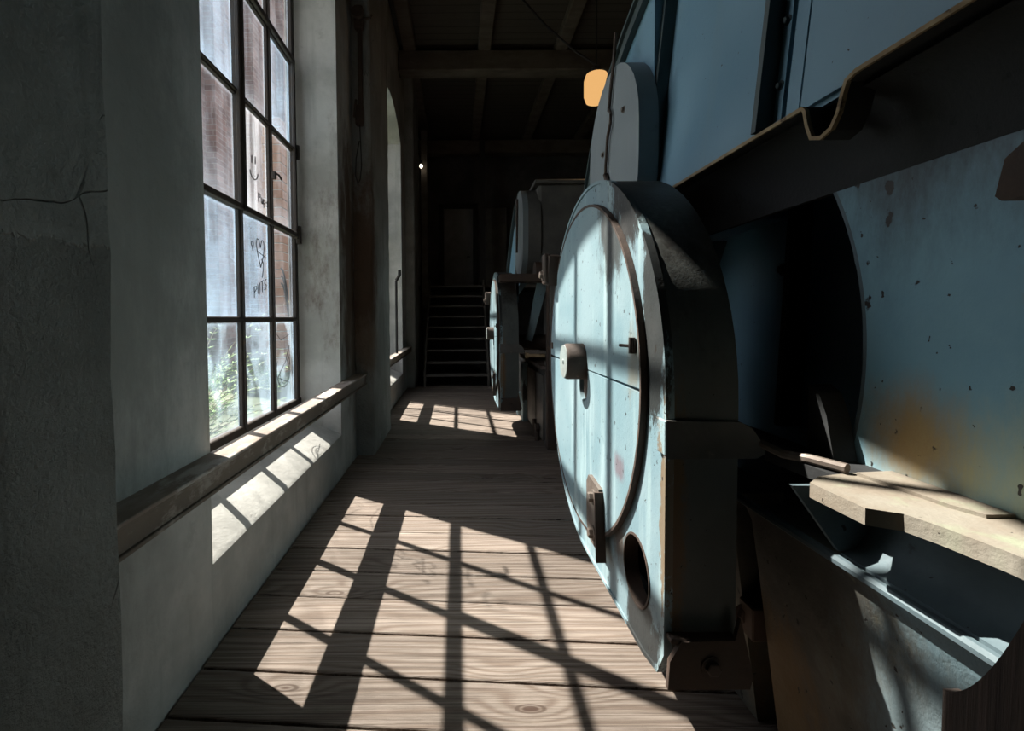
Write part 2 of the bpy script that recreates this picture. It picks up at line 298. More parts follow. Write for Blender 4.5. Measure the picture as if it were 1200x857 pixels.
def box(a, b, bev=0.0):
    x0, y0, z0 = a; x1, y1, z1 = b
    if x0 > x1: x0, x1 = x1, x0
    if y0 > y1: y0, y1 = y1, y0
    if z0 > z1: z0, z1 = z1, z0
    bm = bmesh.new(); bmesh.ops.create_cube(bm, size=1.0)
    for v in bm.verts: v.co = Vector(((x0+x1)/2+v.co.x*(x1-x0), (y0+y1)/2+v.co.y*(y1-y0), (z0+z1)/2+v.co.z*(z1-z0)))
    if bev: bmesh.ops.bevel(bm, geom=bm.edges[:], offset=bev, segments=1, affect='EDGES')
    bm.verts.index_update(); r = ([v.co.copy() for v in bm.verts], [tuple(v.index for v in f.verts) for f in bm.faces]); bm.free(); return r
AX = {'x': lambda a, b, t: (t, a, b), 'y': lambda a, b, t: (a, t, b), 'z': lambda a, b, t: (a, b, t)}
def prism(poly, axis, t0, t1, holes=()):
    """polygon (a,b) with holes extruded along an axis; x: (y,z)  y: (x,z)  z: (x,y)"""
    bm = bmesh.new(); loops = []
    for lp in [poly]+list(holes):
        vs_ = [bm.verts.new((p[0], p[1], 0)) for p in lp]; loops.append(len(lp))
        for i in range(len(vs_)): bm.edges.new((vs_[i], vs_[(i+1) % len(vs_)]))
    bm.verts.index_update()
    bmesh.ops.triangle_fill(bm, use_beauty=True, use_dissolve=False, edges=bm.edges[:])
    bm.verts.ensure_lookup_table(); bm.verts.index_update()
    pts = [v.co.copy() for v in bm.verts]; tris = [tuple(v.index for v in f.verts) for f in bm.faces]; bm.free()
    n = len(pts); fn = AX[axis]
    V = [fn(p.x, p.y, t0) for p in pts]+[fn(p.x, p.y, t1) for p in pts]
    Fc = [t for t in tris]+[tuple(i+n for i in reversed(t)) for t in tris]
    s = 0
    for ln in loops:
        for i in range(ln):
            a, b = s+i, s+(i+1) % ln; Fc.append((a, b, b+n, a+n))
        s += ln
    return V, Fc
def arc(cy, cz, r, a0, a1, n=32, rz=None):
    rz = r if rz is None else rz
    return [(cy+r*math.cos(math.radians(a0+(a1-a0)*i/n)), cz+rz*math.sin(math.radians(a0+(a1-a0)*i/n))) for i in range(n+1)]
def circle(cy, cz, r, n=48): return arc(cy, cz, r, 0, 360*(n-1)/n, n-1)
def band(path, axis, t0, t1, th, closed=False):
    """sheet metal strip: path (a,b) given thickness th to its left, extruded along an axis"""
    n = len(path); off = []
    for i, p in enumerate(path):
        q0 = path[(i-1) % n] if closed or i > 0 else p; q1 = path[(i+1) % n] if closed or i < n-1 else p
        d = Vector((q1[0]-q0[0], q1[1]-q0[1])); d = d.normalized() if d.length else Vector((1, 0))
        off.append((p[0]-d.y*th, p[1]+d.x*th))
    fn = AX[axis]; V = [fn(*p, t0) for p in path]+[fn(*p, t1) for p in path]+[fn(*p, t0) for p in off]+[fn(*p, t1) for p in off]
    Fc = []; m = n if closed else n-1
    for i in range(m):
        j = (i+1) % n
        Fc += [(i, j, n+j, n+i), (2*n+i, 3*n+i, 3*n+j, 2*n+j), (i, 2*n+i, 2*n+j, j), (n+i, n+j, 3*n+j, 3*n+i)]
    if not closed: Fc += [(0, n, 3*n, 2*n), (n-1, 2*n+n-1, 3*n+n-1, n+n-1)]
    return V, Fc
def tube(path, r, seg=8, r2=None):
    P = [Vector(p) for p in path]; V, Fc = [], []; n = len(P)
    up = Vector((0.31, 0.23, 0.92))
    for i, p in enumerate(P):
        d = (P[min(i+1, n-1)]-P[max(i-1, 0)]).normalized()
        a = d.cross(up); a = a.normalized() if a.length > 1e-4 else d.orthogonal().normalized(); b = d.cross(a)
        rr = r if r2 is None else r+(r2-r)*i/(n-1)
        for k in range(seg):
            t = 2*math.pi*k/seg; V.append(p+a*math.cos(t)*rr+b*math.sin(t)*rr)
    for i in range(n-1):
        for k in range(seg):
            k2 = (k+1) % seg; Fc.append((i*seg+k, i*seg+k2, (i+1)*seg+k2, (i+1)*seg+k))
    Fc += [tuple(range(seg-1, -1, -1)), tuple((n-1)*seg+k for k in range(seg))]
    return V, Fc
def lathe(c, prof, axis='z', seg=24):
    """profile of (radius, along) turned about an axis through c"""
    V, Fc = [], []
    for (r, t) in prof:
        for k in range(seg):
            a = 2*math.pi*k/seg; u, w_ = r*math.cos(a), r*math.sin(a)
            p = {'z': (u, w_, t), 'x': (t, u, w_), 'y': (u, t, w_)}[axis]
            V.append((c[0]+p[0], c[1]+p[1], c[2]+p[2]))
    for i in range(len(prof)-1):
        for k in range(seg):
            k2 = (k+1) % seg; Fc.append((i*seg+k, i*seg+k2, (i+1)*seg+k2, (i+1)*seg+k))
    Fc += [tuple(range(seg)), tuple((len(prof)-1)*seg+k for k in range(seg))]
    return V, Fc
def bolt(name, c, axis, parent, r=0.016, h=0.014, mat='steel', sgn=-1):
    return mk(name, join(lathe(c, [(r*1.5, 0), (r*1.5, sgn*h*0.25)], axis, 12), lathe(c, [(r, sgn*h*0.25), (r, sgn*h), (r*0.8, sgn*h*1.15)], axis, 6)), mat, parent, 20)
def copy_tree(o, parent, delta=(0, 0, 0)):
    c = o.copy(); COL.objects.link(c); c.parent = parent; c.location = o.location+Vector(delta)
    for ch in list(o.children): copy_tree(ch, c)
    return c

# ------------------------------------------------------------------ setting: left wall with arched window openings
XW, XO, XG = -1.125, -1.60, -1.53
H = 6.75; Y0, Y1 = -5.2, 14.6
OPEN = [(2.14, 4.54), (7.2, 9.6)]
SPR, RISE = 4.95, 0.36
def arch_z(y, o):
    c = (o[0]+o[1])/2; hw = (o[1]-o[0])/2; R = (hw*hw+RISE*RISE)/(2*RISE)
    return SPR+RISE-R+math.sqrt(max(R*R-(y-c)**2, 0))
pieces = []
ys = [Y0]+[v for o in OPEN for v in o]+[Y1]
def solid(y0, y1): return prism([(y0, -0.1), (y1, -0.1), (y1, H), (y0, H)], 'x', XO, XW)
for i in range(0, len(ys), 2): pieces.append(solid(ys[i], ys[i+1]))
for o in OPEN:
    pieces.append(prism([(XW, -0.1), (XW, 0.385), (XW-0.02, 0.405), (-1.47, 0.54), (-1.49, 0.69), (XO, 0.69), (XO, -0.1)], 'y', o[0], o[1]))
    n = 24; cv = [(o[0]+(o[1]-o[0])*i/n, arch_z(o[0]+(o[1]-o[0])*i/n, o)) for i in range(n+1)]
    pieces.append(prism(cv+[(o[1], H), (o[0], H)], 'x', XO, XW))
wall_left = tag(mk('wall_left', join(*pieces), 'plaster', None, 30), kind='structure')
PIL = [(-4.9, -3.75, -0.93), (0.10, 1.335, -0.955), (5.2, 6.5, -0.93), (10.3, 11.6, -0.93)]
def rough_prism(poly, z0, z1, nz, amp, seed):
    """plaster pier with slightly uneven corners"""
    rr = random.Random(seed); V, Fc = [], []; n = len(poly)
    for k in range(nz+1):
        z = z0+(z1-z0)*k/nz
        for p in poly: V.append((p[0]+rr.uniform(-amp, amp), p[1]+rr.uniform(-amp, amp), z))
    for k in range(nz):
        for i in range(n):
            j = (i+1) % n; Fc.append((k*n+i, k*n+j, (k+1)*n+j, (k+1)*n+i))
    Fc += [tuple(range(n)), tuple(nz*n+i for i in range(n))]
    return V, Fc
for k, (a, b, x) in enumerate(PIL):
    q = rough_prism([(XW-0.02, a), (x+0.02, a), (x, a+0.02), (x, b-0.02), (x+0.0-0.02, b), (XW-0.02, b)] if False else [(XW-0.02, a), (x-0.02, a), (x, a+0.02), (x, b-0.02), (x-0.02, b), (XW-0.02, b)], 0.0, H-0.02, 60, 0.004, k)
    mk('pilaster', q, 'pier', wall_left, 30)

# floor: dark underside with separate boards on it
SK = 0.070
floor = tag(mk('floor', box((-1.75, Y0, -0.30), (8.0, Y1, -0.045)), 'dark'), kind='structure')
edges = [Y0]
rr = random.Random(3)
while edges[-1] < 10.6: edges.append(edges[-1]+rr.uniform(0.225, 0.285))
XL, XR = -1.112, 3.6
for i in range(len(edges)-1):
    a, b = edges[i]+0.006, edges[i+1]-0.006; yc = (a+b)/2; dz = rr.uniform(-0.003, 0.002); e = 0.004
    def P(x, y, z): return (x, y-SK*x, z)
    xs = [XL, XR]; V = []
    for x in xs:
        V += [P(x, a, -0.045), P(x, b, -0.045), P(x, b, dz-e), P(x, b-e, dz), P(x, a+e, dz), P(x, a, dz-e)]
    Fc = [(0, 1, 2, 3, 4, 5), (11, 10, 9, 8, 7, 6)]+[(k, (k+1) % 6, 6+(k+1) % 6, 6+k) for k in range(6)]
    mk('plank', (V, Fc), 'wood', floor, 0, (0, yc, 0))
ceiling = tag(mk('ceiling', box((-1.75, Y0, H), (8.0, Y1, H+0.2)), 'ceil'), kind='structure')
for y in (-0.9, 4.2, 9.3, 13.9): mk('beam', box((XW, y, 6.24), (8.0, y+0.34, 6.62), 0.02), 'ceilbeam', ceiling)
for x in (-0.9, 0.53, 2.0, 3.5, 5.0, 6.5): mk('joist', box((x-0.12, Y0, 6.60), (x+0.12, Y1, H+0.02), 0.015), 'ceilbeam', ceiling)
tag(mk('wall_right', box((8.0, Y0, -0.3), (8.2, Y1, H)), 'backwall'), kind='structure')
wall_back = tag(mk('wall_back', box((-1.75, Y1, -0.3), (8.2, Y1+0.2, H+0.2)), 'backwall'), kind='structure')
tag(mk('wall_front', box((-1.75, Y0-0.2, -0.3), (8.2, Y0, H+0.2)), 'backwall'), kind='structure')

# windows: iron grid, each pane its own piece
NC, PW, PH, ZB = 4, 0.555, 0.78, 0.72
def stroke(pts, parent, y0, z0, s, r=0.0036):
    return [tube([(XG+0.008, y0+a*s, z0+b*s) for a, b in p], r, 5) for p in pts]
def window(name, o, style):
    wroot = empty(name, (XG, (o[0]+o[1])/2, ZB), kind='structure')
    ya = (o[0]+o[1])/2-NC*PW/2; n = 24
    yb = ya+NC*PW
    fr = [box((XG-0.03, ya-0.09, ZB-0.035), (XG+0.03, yb+0.09, ZB+0.035), 0.006), box((XG-0.03, ya-0.06, ZB), (XG+0.03, ya+0.012, arch_z(ya, o)-0.01), 0.006), box((XG-0.03, yb-0.012, ZB), (XG+0.03, yb+0.06, arch_z(yb, o)-0.01), 0.006)]
    fr.append(band([(ya+(yb-ya)*i/n, arch_z(ya+(yb-ya)*i/n, o)-0.05) for i in range(n+1)], 'x', XG-0.03, XG+0.03, 0.055))
    mk('frame', join(*fr), 'iron', wroot)
    for c in range(1, NC):
        y = ya+c*PW; wd = 0.021 if c != 2 else 0.026
        mk('mullion', join(box((XG-0.012, y-wd, ZB), (XG+0.026, y+wd, arch_z(y, o)-0.02), 0.006), box((XG+0.02, y-0.008, ZB), (XG+0.04, y+0.008, arch_z(y, o)-0.02))), 'iron', wroot)
    rows = [ZB+PH*k for k in range(7)]
    for z in rows[1:6]:
        mk('transom', join(box((XG-0.010, ya, z-0.02), (XG+0.024, yb, z+0.02), 0.006), box((XG+0.018, ya, z-0.007), (XG+0.038, yb, z+0.007))), 'iron', wroot)
    panes = {}
    for r in range(6):
        for c in range(NC):
            a, b = ya+c*PW+0.015, ya+(c+1)*PW-0.015; z0, z1 = rows[r]+0.012, rows[r+1]-0.012
            if r == 5: poly = [(a, z0), (b, z0)]+[(b+(a-b)*i/6, min(z1, arch_z(b+(a-b)*i/6, o)-0.045)) for i in range(7)]
            else: poly = [(a, z0), (b, z0), (b, z1), (a, z1)]
            panes[r, c] = mk('pane', prism(poly, 'x', XG-0.003, XG-0.0005), style(r, c), wroot, 0, (0, (a+b)/2-(o[0]+o[1])/2, (z0+z1)/2-ZB))
    # stiffened opening light: an inner sash in the middle rows
    if name == 'window_1':
        for (y0, y1, z0, z1) in ((ya+2*PW, ya+4*PW, rows[2], rows[4]), (ya, ya+2*PW, rows[2], rows[4])):
            t = 0.034
            mk('sash', join(box((XG+0.028, y0+0.01, z0-0.012), (XG+0.058, y0+0.01+t, z1+0.012), 0.005), box((XG+0.028, y1-0.01-t, z0-0.012), (XG+0.058, y1-0.01, z1+0.012), 0.005),
                            box((XG+0.028, y0+0.01, z0-0.024), (XG+0.058, y1-0.01, z0+0.018), 0.005), box((XG+0.028, y0+0.01, z1-0.018), (XG+0.058, y1-0.01, z1+0.024), 0.005)), 'iron', wroot)
        y = ya+3*PW; z = rows[3]-0.40
        mk('latch', join(box((XG+0.03, y-0.016, z-0.03), (XG+0.07, y+0.016, z+0.03), 0.006), tube([(XG+0.06, y, z+0.02), (XG+0.08, y+0.03, z+0.01), (XG+0.08, y+0.09, z-0.01)], 0.008)), 'iron', wroot)
        y = ya+4*PW
        mk('hinge', join(tube([(XG+0.05, y+0.02, 2.20), (XG+0.05, y+0.02, 2.36)], 0.03), box((XG, y-0.02, 2.24), (XG+0.06, y+0.09, 2.32), 0.008)), 'iron', wroot)
        mk('hinge', join(tube([(XG+0.05, y+0.02, 2.98), (XG+0.05, y+0.02, 3.10)], 0.024), box((XG, y-0.02, 3.0), (XG+0.05, y+0.07, 3.07), 0.006)), 'iron', wroot)
        # drawings wiped into the dirt
        def letters(word):
            G_ = {'P': [[(0, 0), (0, 1), (.45, .9), (.5, .65), (.02, .5)]], 'U': [[(0, 1), (.05, .2), (.3, 0), (.5, .25), (.5, 1)]], 'u': [[(0, .65), (.05, .1), (.3, 0), (.45, .6), (.5, 0)]],
                  'p': [[(0, -.35), (0, .6), (.4, .6), (.45, .2), (.02, .1)]], 's': [[(.45, .6), (.05, .5), (.4, .2), (.35, 0), (0, .05)]], 'S': [[(.5, .95), (.1, .85), (.1, .6), (.5, .4), (.4, .05), (0, .1)]], 'T': [[(0, 1), (.55, 1)], [(.28, 1), (.28, 0)]]}
            out = []; x = 0
            for ch in word:
                out += [[(a+x, b) for a, b in p] for p in G_[ch]]; x += 0.72
            return out
        c2 = ya+2*PW
        p = panes[2, 2]
        mk('writing', join(*stroke(letters('Pups'), p, c2+0.35, 2.40, 0.068, 0.004)), 'mark', p)
        sm = [[(0, .0), (0.02, .28)], [(.32, .05), (.33, .33)], arc(.18, -.2, .36, 195, 350, 10)]
        mk('smiley', join(*stroke(sm, p, c2+0.24, 2.66, 0.20, 0.0045)), 'mark', p)
        p = panes[1, 2]
        heart = [[(0.5, 0), (.22, .55), (.1, .9), (.2, 1.12), (.38, 1.1), (.5, .8), (.64, 1.12), (.82, 1.1), (.9, .85), (.78, .5), (.5, 0)], [(0.2, .62), (1.05, .45)], [(.6, .35), (.75, .2), (.72, -.15), (.62, -.4)], [(-.25+.1*math.cos(t), .85+.1*math.sin(t)) for t in [k*.7 for k in range(10)]], [(-.25, .74), (-.24, .58)]]
        mk('heart', join(*stroke(heart, p, c2+0.27, 1.90, 0.19)), 'mark', p)
        mk('writing', join(*stroke([[(a, b+a*0.35) for a, b in q] for q in letters('PUTS')], p, c2+0.24, 1.66, 0.085)), 'mark', p)
        p = panes[0, 3]
        sw = [arc(.25, .30, .16, 150, 400, 14), arc(.27, .28, .11, 170, 420, 14), [(.08, .62), (.2, .55), (.42, .60)], [(.4, .5), (.3, .36), (.12, .24)], [(.1, .24), (.4, .16)]]
        mk('scribble', join(*stroke(sw, p, ya+3*PW, ZB+0.05, 1.0, 0.0024)), 'mark', p)
    return wroot
def style1(r, c):
    return {0: 'pane_swirl', 1: ('pane_haze', 'pane_haze', 'pane_haze', 'pane_clear')[c], 2: ('pane_clear', 'pane_clear', 'pane_chalk', 'pane_clear')[c],
            3: ('pane_clear', 'pane_haze', 'pane_clear', 'pane_haze')[c]}.get(r, 'pane_clear')
window('window_1', OPEN[0], style1)
window('window_2', OPEN[1], lambda r, c: 'pane_swirl' if r == 0 else ('pane_haze' if (r+c) % 3 == 0 else 'pane_clear'))

# guard rails in front of the windows
for (ya, yb, lab) in ((1.325, 5.205, 'long rusty steel channel rail with pale top under the near window'), (6.49, 10.31, 'far short-looking steel rail under the second window')):
    r = empty('window_rail', (-1.05, (ya+yb)/2, 0.78), lab, 'rail', 'steel rails across the window bays')
    ya += 0.012; yb -= 0.012
    mk('channel', join(box((-1.124, ya, 0.872), (-1.005, yb, 0.886), 0.003), box((-1.024, ya, 0.80), (-1.010, yb, 0.88), 0.003), box((-1.124, ya, 0.785), (-1.0, yb, 0.80), 0.003), box((-1.124, ya, 0.79), (-1.108, yb, 0.885), 0.003)), 'rail', r)
    mk('top_board', box((-1.128, ya, 0.886), (-0.998, yb, 0.900), 0.003), 'rail_top', r)

# ------------------------------------------------------------------ outside
tag(mk('ground', box((-30, -12, -0.5), (-1.76, 40, -0.32)), 'ground'), kind='structure')
bw = empty('brick_building', (-11, 24, -0.4), 'tall old red-brown brick building seen outside through the near window', 'building')
mk('wall', box((-13.0, 16.6, -0.4), (-10.0, 34, 22)), 'brick', bw)
for y in (19.3, 23.0, 27.0): mk('buttress', box((-10.0, y, -0.4), (-9.6, y+0.9, 21.5)), 'brick', bw)
mk('cornice', box((-13.2, 16.4, 22), (-9.7, 34, 22.5), 0.05), 'brick', bw)
pj = empty('brick_pier', (-6.27, 16.6, -0.4), 'slim orange-brown brick pier outside behind the rightmost pane column', 'pier')
q = random.Random(5)
for k in range(29):
    z = -0.4+0.30*k; e = q.uniform(0, 0.05)
    mk('brick_course', box((-6.6+e, 16.3, z), (-5.95+e*0.4, 16.9, z+0.27), 0.012), 'brick_orange', pj, 20)
mk('mortar', box((-6.56, 16.33, -0.4), (-5.97, 16.88, 8.3)), 'plaster', pj)
hs = [[(-5.895, 16.0+0.75*math.sin(t)*(1-0.1*k), 2.7+0.25*k-1.4*math.sin(t*1.0)**2*(1-0.12*k)) for t in [math.pi*(i/14) for i in range(15)]] for k in range(3)]
hr = empty('hose', (-5.895, 16.0, 1.5), 'dark looped hose hanging outside on the brick pier', 'hose')
for h in hs: mk('loop', tube(h, 0.03, 6), 'cord', hr)
def shrub(loc, hgt, nfr, lab, seed):
    q = random.Random(seed); root = empty('shrub', loc, lab, 'shrub', 'green shrubs outside the near window')
    lv, lf, st = [], [], []
    for k in range(nfr):
        az = q.uniform(0, 6.28); el = q.uniform(0.5, 1.3); ln = hgt*q.uniform(0.6, 1.05); p0 = Vector(loc); pts = []
        for i in range(13):
            t = i/12; e = el-t*t*1.0
            pts.append(p0.copy()); p0 = p0+Vector((math.cos(az)*math.cos(e), math.sin(az)*math.cos(e), math.sin(e)))*(ln/12)
        st.append(tube(pts, 0.008, 4, 0.002))
        side = Vector((-math.sin(az), math.cos(az), 0))
        for i in range(3, 13):
            for sg in (-1, 1):
                d = (pts[i]-pts[i-1]).normalized(); L = 0.16*(1.15-i/13)+0.03
                tip = pts[i]+(side*sg*0.9+d*0.6+Vector((0, 0, q.uniform(-.3, .1)))).normalized()*L
                m = (pts[i]+tip)/2; wv = d*L*0.16; b = len(lv)
                lv += [pts[i], m+wv, tip, m-wv, m+Vector((0, 0, 0.006))]; lf += [(b, b+1, b+4), (b+1, b+2, b+4), (b+2, b+3, b+4), (b+3, b, b+4)]
    mk('stems', join(*st), 'stem', root); tag(mk('foliage', (lv, lf), 'leaf', root, 0), kind='stuff')
shrub((-3.75, 6.5, -0.32), 2.5, 42, 'bright green feathery fern bush outside the leftmost visible panes', 4)
shrub((-5.2, 9.6, -0.32), 1.5, 30, 'lower dark green bush outside behind the middle bottom pane', 9)
shrub((-4.6, 11.6, -0.32), 1.1, 22, 'small low green bush outside near the brick pier', 12)

# ------------------------------------------------------------------ near machine
m1 = empty('mill_machine', M1R, 'huge blue-painted mill machine filling the right side, with big round wheel guard', 'machine', 'blue mill machines along the walkway')
GX, GY, GZ, GR = 0.63, 2.32, 1.235, 0.885
def outline(off=0.0):
    p = arc(GY, GZ, GR-off, -92, 180, 60)
    return p+[(GY-GR+off, 0.46), (GY-GR+off+0.05, 0.375+off), (GY-GR+0.16, 0.352+off)]
OUT = outline(); HOLE = circle(1.675, 0.60, 0.125, 32)
slot = arc(GY+0.0, GZ-0.06, 0.075, 0, 360*23/24, 23, 0.12)
guard = mk('wheel_guard', prism(OUT, 'x', GX, GX+0.010, [HOLE]), 'guard', m1)
mk('rim', band(OUT, 'x', GX+0.004, GX+0.215, 0.008, True), 'rim', guard)
mk('rim_bead', band(outline(-0.004), 'x', GX-0.006, GX+0.02, 0.014, True), 'guard', guard)
mk('hole_lip', band(circle(1.675, 0.60, 0.125, 32), 'x', GX-0.004, GX+0.05, 0.008, True), 'rust', guard)
mk('inner_back', prism(outline(0.03), 'x', GX+0.16, GX+0.17), 'dark', guard)
CY, CZ, CR = 2.36, 1.255, 0.765
slotn = 16
up = arc(CY, CZ, CR, 0.35, 179.65, 48)+arc(CY-0.04, CZ-0.0, 0.075, 180, 0, 12)
lo = arc(CY, CZ-0.005, CR, 180.35, 359.65, 48)+[(CY+0.035, CZ-0.006)]+arc(CY-0.04, CZ-0.09, 0.075, 0, -180, 12)+[(CY-0.115, CZ-0.006)]
mk('cover_half', prism(up, 'x', GX-0.022, GX-0.001), 'cover', guard)
mk('cover_half', prism(lo, 'x', GX-0.022, GX-0.001), 'cover', guard)
mk('cover_edge', band(circle(CY, CZ, CR+0.012, 72), 'x', GX-0.024, GX-0.001, 0.012, True), 'rust', guard)
mk('hub_recess', prism(circle(CY-0.04, CZ-0.045, 0.12, 24), 'x', GX-0.001, GX+0.001), 'rust', guard)
mk('hub_knob', lathe((GX, CY-0.02, CZ+0.03), [(0.088, 0.0), (0.088, -0.10), (0.082, -0.112)], 'x', 32), 'rust', guard)
mk('hub_face', lathe((GX-0.112, CY-0.02, CZ+0.03), [(0.081, 0.0), (0.080, -0.004), (0.012, -0.004), (0.010, -0.009), (0.0, -0.009)], 'x', 32), 'knob', guard)
# lower bracket with two bolts
def rot(poly, c, deg):
    a = math.radians(deg); return [(c[0]+x*math.cos(a)-y*math.sin(a), c[1]+x*math.sin(a)+y*math.cos(a)) for x, y in poly]
bc = (2.07, 0.635)
mk('bracket', prism(rot([(-.11, -.135), (.07, -.145), (.11, -.09), (.13, .10), (.10, .14), (-.06, .14)], bc, 4), 'x', GX-0.040, GX-0.022), 'steel', guard)
mk('bracket_lug', prism(rot([(-.125, -.15), (-.11, -.15), (-.06, .13), (-.07, .13)], bc, 4), 'x', GX-0.06, GX-0.020), 'rust', guard)
for dz in (-.085, .075): bolt('bolt', (GX-0.040, bc[0]+0.005, bc[1]+dz), 'x', guard, 0.022, 0.022)
# clamp on the far edge
cc = (2.98, 1.795)
mk('clamp', join(prism(rot([(-.05, -.09), (.08, -.09), (.10, .02), (.06, .09), (-.05, .09)], cc, 12), 'x', GX-0.075, GX-0.002), box((GX-0.10, cc[0]-0.03, cc[1]-0.09), (GX-0.06, cc[0]+0.05, cc[1]+0.10), 0.008)), 'rust', guard)
bolt('bolt', (GX-0.10, cc[0]+0.01, cc[1]-0.03), 'x', guard, 0.024, 0.02)
mk('latch', join(box((GX-0.034, 1.628, 1.375), (GX-0.022, 1.652, 1.425), 0.003), tube([(GX-0.034, 1.64, 1.375), (GX-0.034, 1.64, 1.43)], 0.011, 8), tube([(GX-0.03, 1.64, 1.40), (GX-0.055, 1.70, 1.40)], 0.006, 8)), 'rust', guard)
mk('edge_lug', box((GX-0.03, 3.06, 1.30), (GX-0.02, 3.09, 1.34), 0.003), 'rust', guard)
# strap round the near side and its swept end
mk('strap', prism([(GX-0.012, 1.075), (GX+0.26, 1.075), (GX+0.285, 1.09), (GX+0.27, 1.13), (GX+0.245, 1.165), (GX+0.21, 1.185), (GX-0.012, 1.19)], 'y', GY-GR-0.022, GY-GR-0.004), 'grey', guard)
mk('strap', box((GX-0.016, GY-GR-0.022, 1.085), (GX-0.006, GY-GR+0.05, 1.19), 0.003), 'guard', guard)
mk('foot_flange', join(prism([(GX-0.01, 0.385), (GX+0.235, 0.385), (GX+0.245, 0.42), (GX+0.205, 0.60), (GX+0.19, 0.535), (GX+0.03, 0.53), (GX-0.005, 0.47)], 'y', GY-GR-0.045, GY-GR-0.028), box((GX, GY-GR-0.04, 0.52), (GX+0.20, GY-GR-0.002, 0.535), 0.003)), 'rust', guard)
bolt('bolt', (GX+0.12, GY-GR-0.045, 0.455), 'y', guard, 0.022, 0.016, 'rust')

# casing wall with the big round opening
CX = 1.10; HC = (2.26, 1.40); HR = 0.975
def cas(off): return None
near = [(-0.7, 0.95), (-0.7, 1.98)]+[p for p in arc(HC[0], HC[1], HR, 143.5, 205, 24)]+[(HC[0]+HR*math.cos(math.radians(205)), 0.95)]
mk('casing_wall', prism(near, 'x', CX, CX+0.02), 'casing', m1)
far = [(3.9, 0.0), (3.9, 1.98)]+[p for p in arc(HC[0], HC[1], HR, 36.5, -60, 24)]+[(2.75, 0.0)]
mk('casing_wall', prism(far, 'x', CX, CX+0.02), 'casing', m1)
mk('opening_ring', band(arc(HC[0], HC[1], HR, 143.5, 212, 24), 'x', CX-0.0, CX+0.62, 0.012), 'trough', m1)
mk('opening_ring', band(arc(HC[0], HC[1], HR, -60, 36.5, 24), 'x', CX-0.0, CX+0.62, 0.012), 'trough', m1)
mk('inner_plate', prism([(-0.6, 0.2), (3.9, 0.2), (3.9, 2.1), (-0.6, 2.1)], 'x', CX+0.60, CX+0.62), 'blue', m1)
mk('inner_strut', prism([(2.36, 0.95), (2.41, 0.95), (2.33, 2.05), (2.30, 2.05)], 'x', CX+0.50, CX+0.60), 'dark', m1)
bolt('bolt', (CX+0.5, 2.36, 1.73), 'x', m1, 0.02, 0.02, 'rust')
# underside that flares out to the drip flange
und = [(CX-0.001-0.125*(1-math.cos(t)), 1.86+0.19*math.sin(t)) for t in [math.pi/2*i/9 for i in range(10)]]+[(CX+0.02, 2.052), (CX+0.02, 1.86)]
mk('underside', prism(und, 'y', -0.7, 3.9), 'painted_shade', m1, 50)  # shade under the flange is put into the colour
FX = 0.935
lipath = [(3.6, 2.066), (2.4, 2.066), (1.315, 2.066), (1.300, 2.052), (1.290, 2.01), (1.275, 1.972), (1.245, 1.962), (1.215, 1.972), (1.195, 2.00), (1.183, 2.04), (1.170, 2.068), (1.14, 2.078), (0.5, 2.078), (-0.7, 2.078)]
fl = mk('drip_flange', band(lipath, 'x', FX+0.004, FX+0.075, 0.010), 'painted_shade', m1)  # shaded sheet, its darkness painted in
mk('rusty_edge', band([(a, b+0.001) for a, b in lipath], 'x', FX-0.003, FX+0.008, 0.011), 'rustedge', fl)
# upper housing: leaning ribbed panels
TL = 0.10
def lean(x, z): return x+TL*(z-2.08)
def leaning(y0, y1, z0, z1, x0, th, mat, name, parent):
    V = []
    for (y, z) in ((y0, z0), (y1, z0), (y1, z1), (y0, z1)): V += [(lean(x0, z), y, z), (lean(x0, z)+th, y, z)]
    return mk(name, (V, [(0, 2, 4, 6), (1, 7, 5, 3), (0, 1, 3, 2), (2, 3, 5, 4), (4, 5, 7, 6), (6, 7, 1, 0)]), mat, parent, 0)
hous = leaning(-0.7, 2.46, 2.085, 3.4, 1.02, 1.5, 'blue', 'upper_housing', m1)
for (a, b) in ((1.59, 2.44), (1.432, 1.488), (0.42, 1.424), (-0.68, 0.40)):
    leaning(a, b, 2.10, 3.36, 1.004, 0.014, 'blue', 'panel', hous)
for y in (2.45, 1.55): leaning(y-0.012, y+0.012, 2.085, 3.42, 0.945, 0.075, 'rib', 'rib', hous)
leaning(1.50, 1.538, 2.10, 3.36, 0.998, 0.02, 'blue', 'rib_foot', hous)
for z in (2.22, 2.42, 2.62): bolt('bolt', (lean(0.998, z), 1.518, z), 'x', hous, 0.010, 0.012, 'rib')
# far end of the housing: belt case with rounded shoulder
END = [(2.465, 2.0), (3.75, 2.0), (3.70, 2.25), (3.60, 2.48), (3.45, 2.70), (3.27, 2.87), (3.05, 3.02), (2.80, 3.13), (2.465, 3.24)]
case = mk('belt_case', prism(END, 'x', 1.0, 2.6), 'blue', m1)
arcp = END[1:]
mk('case_rim', band(arcp, 'x', 0.945, 1.02, 0.018), 'rib', case)
mk('case_rim_flange', band(arcp, 'x', 0.965, 0.999, 0.075), 'rib', case)
def stadium(cy, z0, z1, hw, n=16): return arc(cy, z1-hw, hw, 0, 180, n)+arc(cy, z0+hw, hw, 180, 360, n)
drum = mk('drum_cover', prism(stadium(2.84, 1.86, 2.93, 0.44), 'x', 0.90, 0.998), 'greycover', m1)
